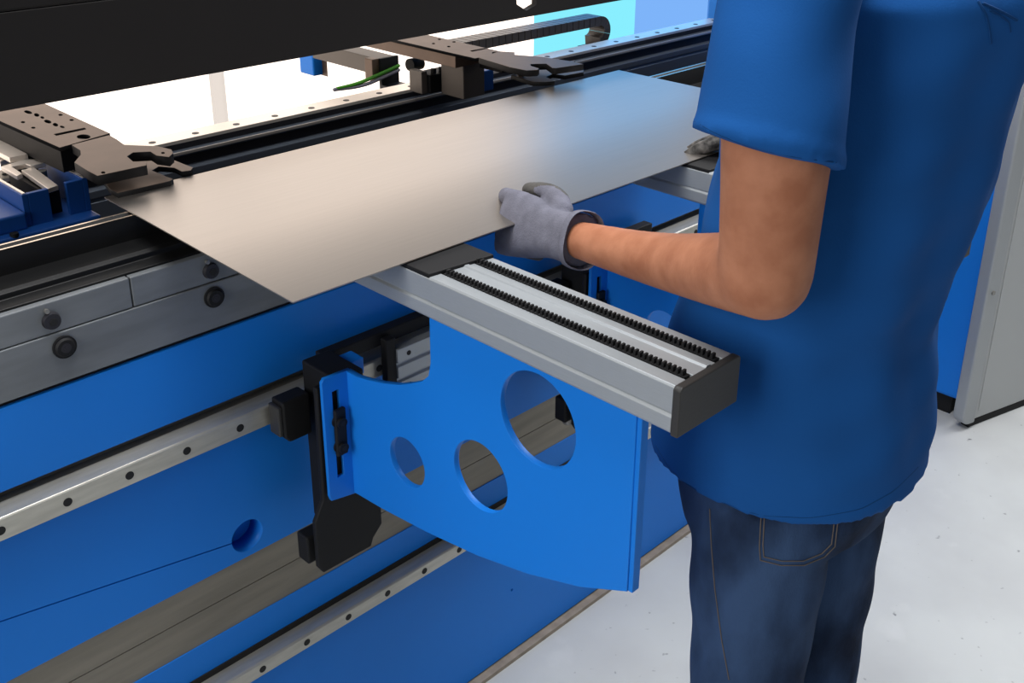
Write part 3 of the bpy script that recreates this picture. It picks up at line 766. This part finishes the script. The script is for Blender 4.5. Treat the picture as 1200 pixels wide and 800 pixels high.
sleeve_rings(SL, d_, SLI+Vector((.03, .02, .02)), [(-.06, .063), (.1, .062), (.25, .0615), (.4, .0625), (.55, .0640), (.7, .0655), (.82, .0665), (.93, .0668), (.94, .0692), (1.02, .0692)], .135)
d2 = (ER-SR)
sleeve([SR+Vector((-.07, -.02, .02)), SR+Vector((-.004, 0, .012)), SR+d2*.3, SR+d2*.6, SR+d2*.66], [.085, .080, .072, .066, .068])
sm = remeshed('t_shirt', t, .005, 3, SHIRT)
sn = [v.normal.copy() for v in sm.vertices]
for v, vn in zip(sm.vertices, sn):
    p = v.co; k = 0
    # long soft drape folds and arm-pit creases
    h = max(0, min(1, (p.z-.92)/.2))
    back = 1 if p.y < .56 else .6
    k += back*.0034*math.sin(9*math.atan2(p.y-.56, p.x-1.055)+6*p.z+1.3*math.sin(7*p.z))*(.35+.65*h)
    k += .0022*math.sin(38*p.z+22*p.x-14*p.y+2.2*math.sin(9*p.x))*(.3 if p.z < 1.1 else .8)
    k += .0012*math.sin(71*p.z-41*p.x+.4)
    k *= max(0, min(1, (p.z-HEMZ-.006)/.05))
    v.co = p+vn*k
shirt = link('t_shirt', sm, person)

# gloves -----------------------------------------------------------
def glove(name, W, fwd, dorsal, thumb_side, mats, curls, palm_l=.098, thumb=None, cuff=.055, lbl=None, spread=1.0, scale=1.0, thumb_pts=None):
    """hand in local frame: Y along fingers, Z back of hand, X towards the thumb"""
    Yv = Vector(fwd).normalized(); Zv = Vector(dorsal); Zv = (Zv-Yv*Zv.dot(Yv)).normalized(); Xv = Yv.cross(Zv)*thumb_side
    L = lambda x, y, z: W+(Xv*x+Yv*y+Zv*z)*scale
    g = MB()
    def ell(y, w, h, zc=0, xc=0, n=28, ex=2.6):
        o = []
        for i in range(n):
            a = 2*PI*i/n; c, s = math.cos(a), math.sin(a)
            o.append(L(xc+w*math.copysign(abs(c)**(2/ex), c), y, zc+h*math.copysign(abs(s)**(2/ex), s)))
        return o
    g.loft([ell(-cuff, .0335, .0300), ell(-cuff+.012, .0325, .0290), ell(-.02, .0305, .026), ell(.0, .031, .024), ell(.02, .035, .022), ell(.045, .041, .0205, 0, .002), ell(.075, .044, .0185, 0, .002), ell(palm_l-.004, .043, .0155, 0, .001)])
    bases = [(.034, palm_l-.010), (.009, palm_l-.004), (-.011, palm_l-.008), (-.030, palm_l-.018)]
    lens = [(.046, .027, .022), (.050, .031, .023), (.046, .029, .022), (.036, .021, .019)]
    rads = [.0108, .0112, .0106, .0095]
    tipinfo = []
    for k in range(4):
        x, y = bases[k]; ang = 0; px_, py_, pz_ = x, y, 0; pts = [L(x, y-.022, 0), L(x, y, 0)]; rr = [rads[k]*1.1, rads[k]*1.12]
        for s in range(3):
            ang += math.radians(curls[k][s]); dx = math.radians((1.5-k)*4*spread)
            py_ += lens[k][s]*math.cos(ang); pz_ -= lens[k][s]*math.sin(ang); px_ += lens[k][s]*math.sin(dx)*.5
            pts.append(L(px_, py_, pz_)); rr.append(rads[k]*(1.02-.1*s))
        # densify each joint so bends stay knuckled
        g.tube(pts, rr, 16, up=Zv, smooth=1)
    tp = thumb_pts or [(.030, .012, -.006), (.052, .040, -.014), (.060, .072, -.020), (.056, .098, -.024)]
    g.tube([L(*p) for p in tp], [.016, .0145, .0125, .0105], 18, up=Zv, smooth=1)
    # web between thumb and palm
    me = remeshed(name, g, .0026, 4, mats)
    inv = lambda p: ((p-W).dot(Xv)/scale, (p-W).dot(Yv)/scale, (p-W).dot(Zv)/scale)
    for p in me.polygons:
        x, y, zz = inv(p.center); n = p.normal
        palmy = n.dot(Zv) < -.4 or zz < -.017 or y > palm_l+.038
        if y > .01 and palmy: p.material_index = 1
    o = link(name, me, person)
    if lbl: o['label'] = lbl
    # ribbed cuff end
    c = MB()
    outer = [ell(-cuff-.004, .0350, .0312), ell(-cuff-.006, .0362, .0324), ell(-cuff-.003, .0372, .0334), ell(-cuff+.004, .0362, .0326), ell(-cuff+.006, .034, .031)]
    c.loft(outer, cap=False)
    obj('glove_cuff', c, mats[0], o, smooth=80)
    return o
fw = (HL-WL)
glove('left_glove', WL+(HT-WL).normalized()*.060, HT-WL, (-.93, -.05, .40), 1, [GLOVE, COAT],
      [(22, 40, 30), (36, 50, 30), (44, 55, 30), (50, 55, 30)], lbl='grey knit glove with dark grey palm',
      thumb_pts=[(.030, .004, -.012), (.046, .028, -.022), (.052, .062, -.028), (.050, .096, -.030)])
glove('right_glove', HR, (-.45, 1, -.10), (.15, -.1, 1), -1, [COATB, COATB],
      [(12, 18, 14), (14, 20, 14), (50, 60, 30), (60, 60, 30)], lbl='black streaked glove',
      thumb_pts=[(.026, .012, -.010), (.046, .040, -.030), (.046, .066, -.044), (.040, .088, -.048)])

# jeans details
from mathutils.bvhtree import BVHTree
def surf(mesh):
    return BVHTree.FromPolygons([v.co.copy() for v in mesh.vertices], [tuple(p.vertices) for p in mesh.polygons])
JB = surf(jm); SB = surf(sm)
def onto(bvh, pxs, lift=.0006, n=14):
    out = []
    for (a, b_), (c, d) in zip(pxs[:-1], pxs[1:]):
        for k in range(n):
            f = k/n; h = bvh.ray_cast(Vector((0, 0, H)), ray(a+(c-a)*f, b_+(d-b_)*f).normalized())
            if h[0] is not None: out.append(h[0]+h[1]*lift)
    return out
for nm, path in (('side_seam', [(832, 596), (834, 640), (838, 690), (846, 750), (855, 799)]),
                 ('pocket_stitch', [(892, 600), (890, 640), (891, 656), (915, 662), (942, 662), (966, 652), (978, 640), (982, 606)]),
                 ('pocket_stitch', [(896, 600), (894, 638), (895, 652), (916, 657), (941, 657), (963, 648), (974, 637), (978, 606)])):
    pts = onto(JB, path)
    if len(pts) > 3: obj(nm, MB().tube(pts, .0007, 6), JSTITCH, jeans)

STITCH = mat('shirt_stitching', (0.006, 0.045, 0.155, 1), .9, 0, .1)
for nm, path, rr_ in (('hem_stitch', [(769, 522), (782, 545), (800, 564), (838, 588), (892, 604), (950, 607), (1008, 597), (1048, 575), (1078, 545)], .0007),
                 ('sleeve_stitch', [(814, 142), (840, 157), (880, 173), (930, 184), (984, 191)], .0007),
                 ('back_print', [(1146, 2), (1155, 16), (1159, 34), (1161, 52)], .0016),
                 ('back_print', [(1152, 4), (1166, 10), (1180, 17), (1192, 24)], .0016),
                 ('back_print', [(1160, 12), (1172, 18), (1182, 26), (1184, 38)], .0012)):
    pts = onto(SB, path, -.0002)
    if len(pts) > 3: obj(nm, MB().tube(pts[::4]+pts[-1:], rr_, 6, smooth=2), STITCH, shirt)

# ------------------------------------------------------------------ light
wd = bpy.data.worlds.new('world'); bpy.context.scene.world = wd; wd.use_nodes = True
wd.node_tree.nodes['Background'].inputs['Color'].default_value = (.93, .96, 1, 1)
wd.node_tree.nodes['Background'].inputs['Strength'].default_value = .22
def area(name, loc, target, size, power, col=(1, 1, 1), sy=None):
    l = bpy.data.lights.new(name, 'AREA'); l.energy = power; l.size = size; l.color = col
    if sy: l.shape = 'RECTANGLE'; l.size_y = sy
    o = bpy.data.objects.new(name, l); C.objects.link(o); o.location = loc
    o.rotation_euler = (Vector(target)-Vector(loc)).to_track_quat('-Z', 'Y').to_euler()
    return o
area('left_key_light', (-2.6, .55, 2.3), (.8, .8, .8), 1.8, 72, (1, .99, .97))  # added key light from the left; no window is known there
area('overhead_fill', (3.2, .70, 3.0), (2.3, .4, 0), 1.2, 95, (1, 1, 1))  # added overhead light to brighten the floor on the right
area('overhead_fill', (.55, .90, 3.5), (.65, .85, 0), 1.3, 75, (1, 1, 1))  # added overhead light to brighten the support arm top
sc = bpy.context.scene
sc.view_settings.view_transform = 'Standard'; sc.view_settings.look = 'None'; sc.view_settings.gamma = 1; sc.view_settings.use_curve_mapping = False
sc.view_settings.exposure = 0
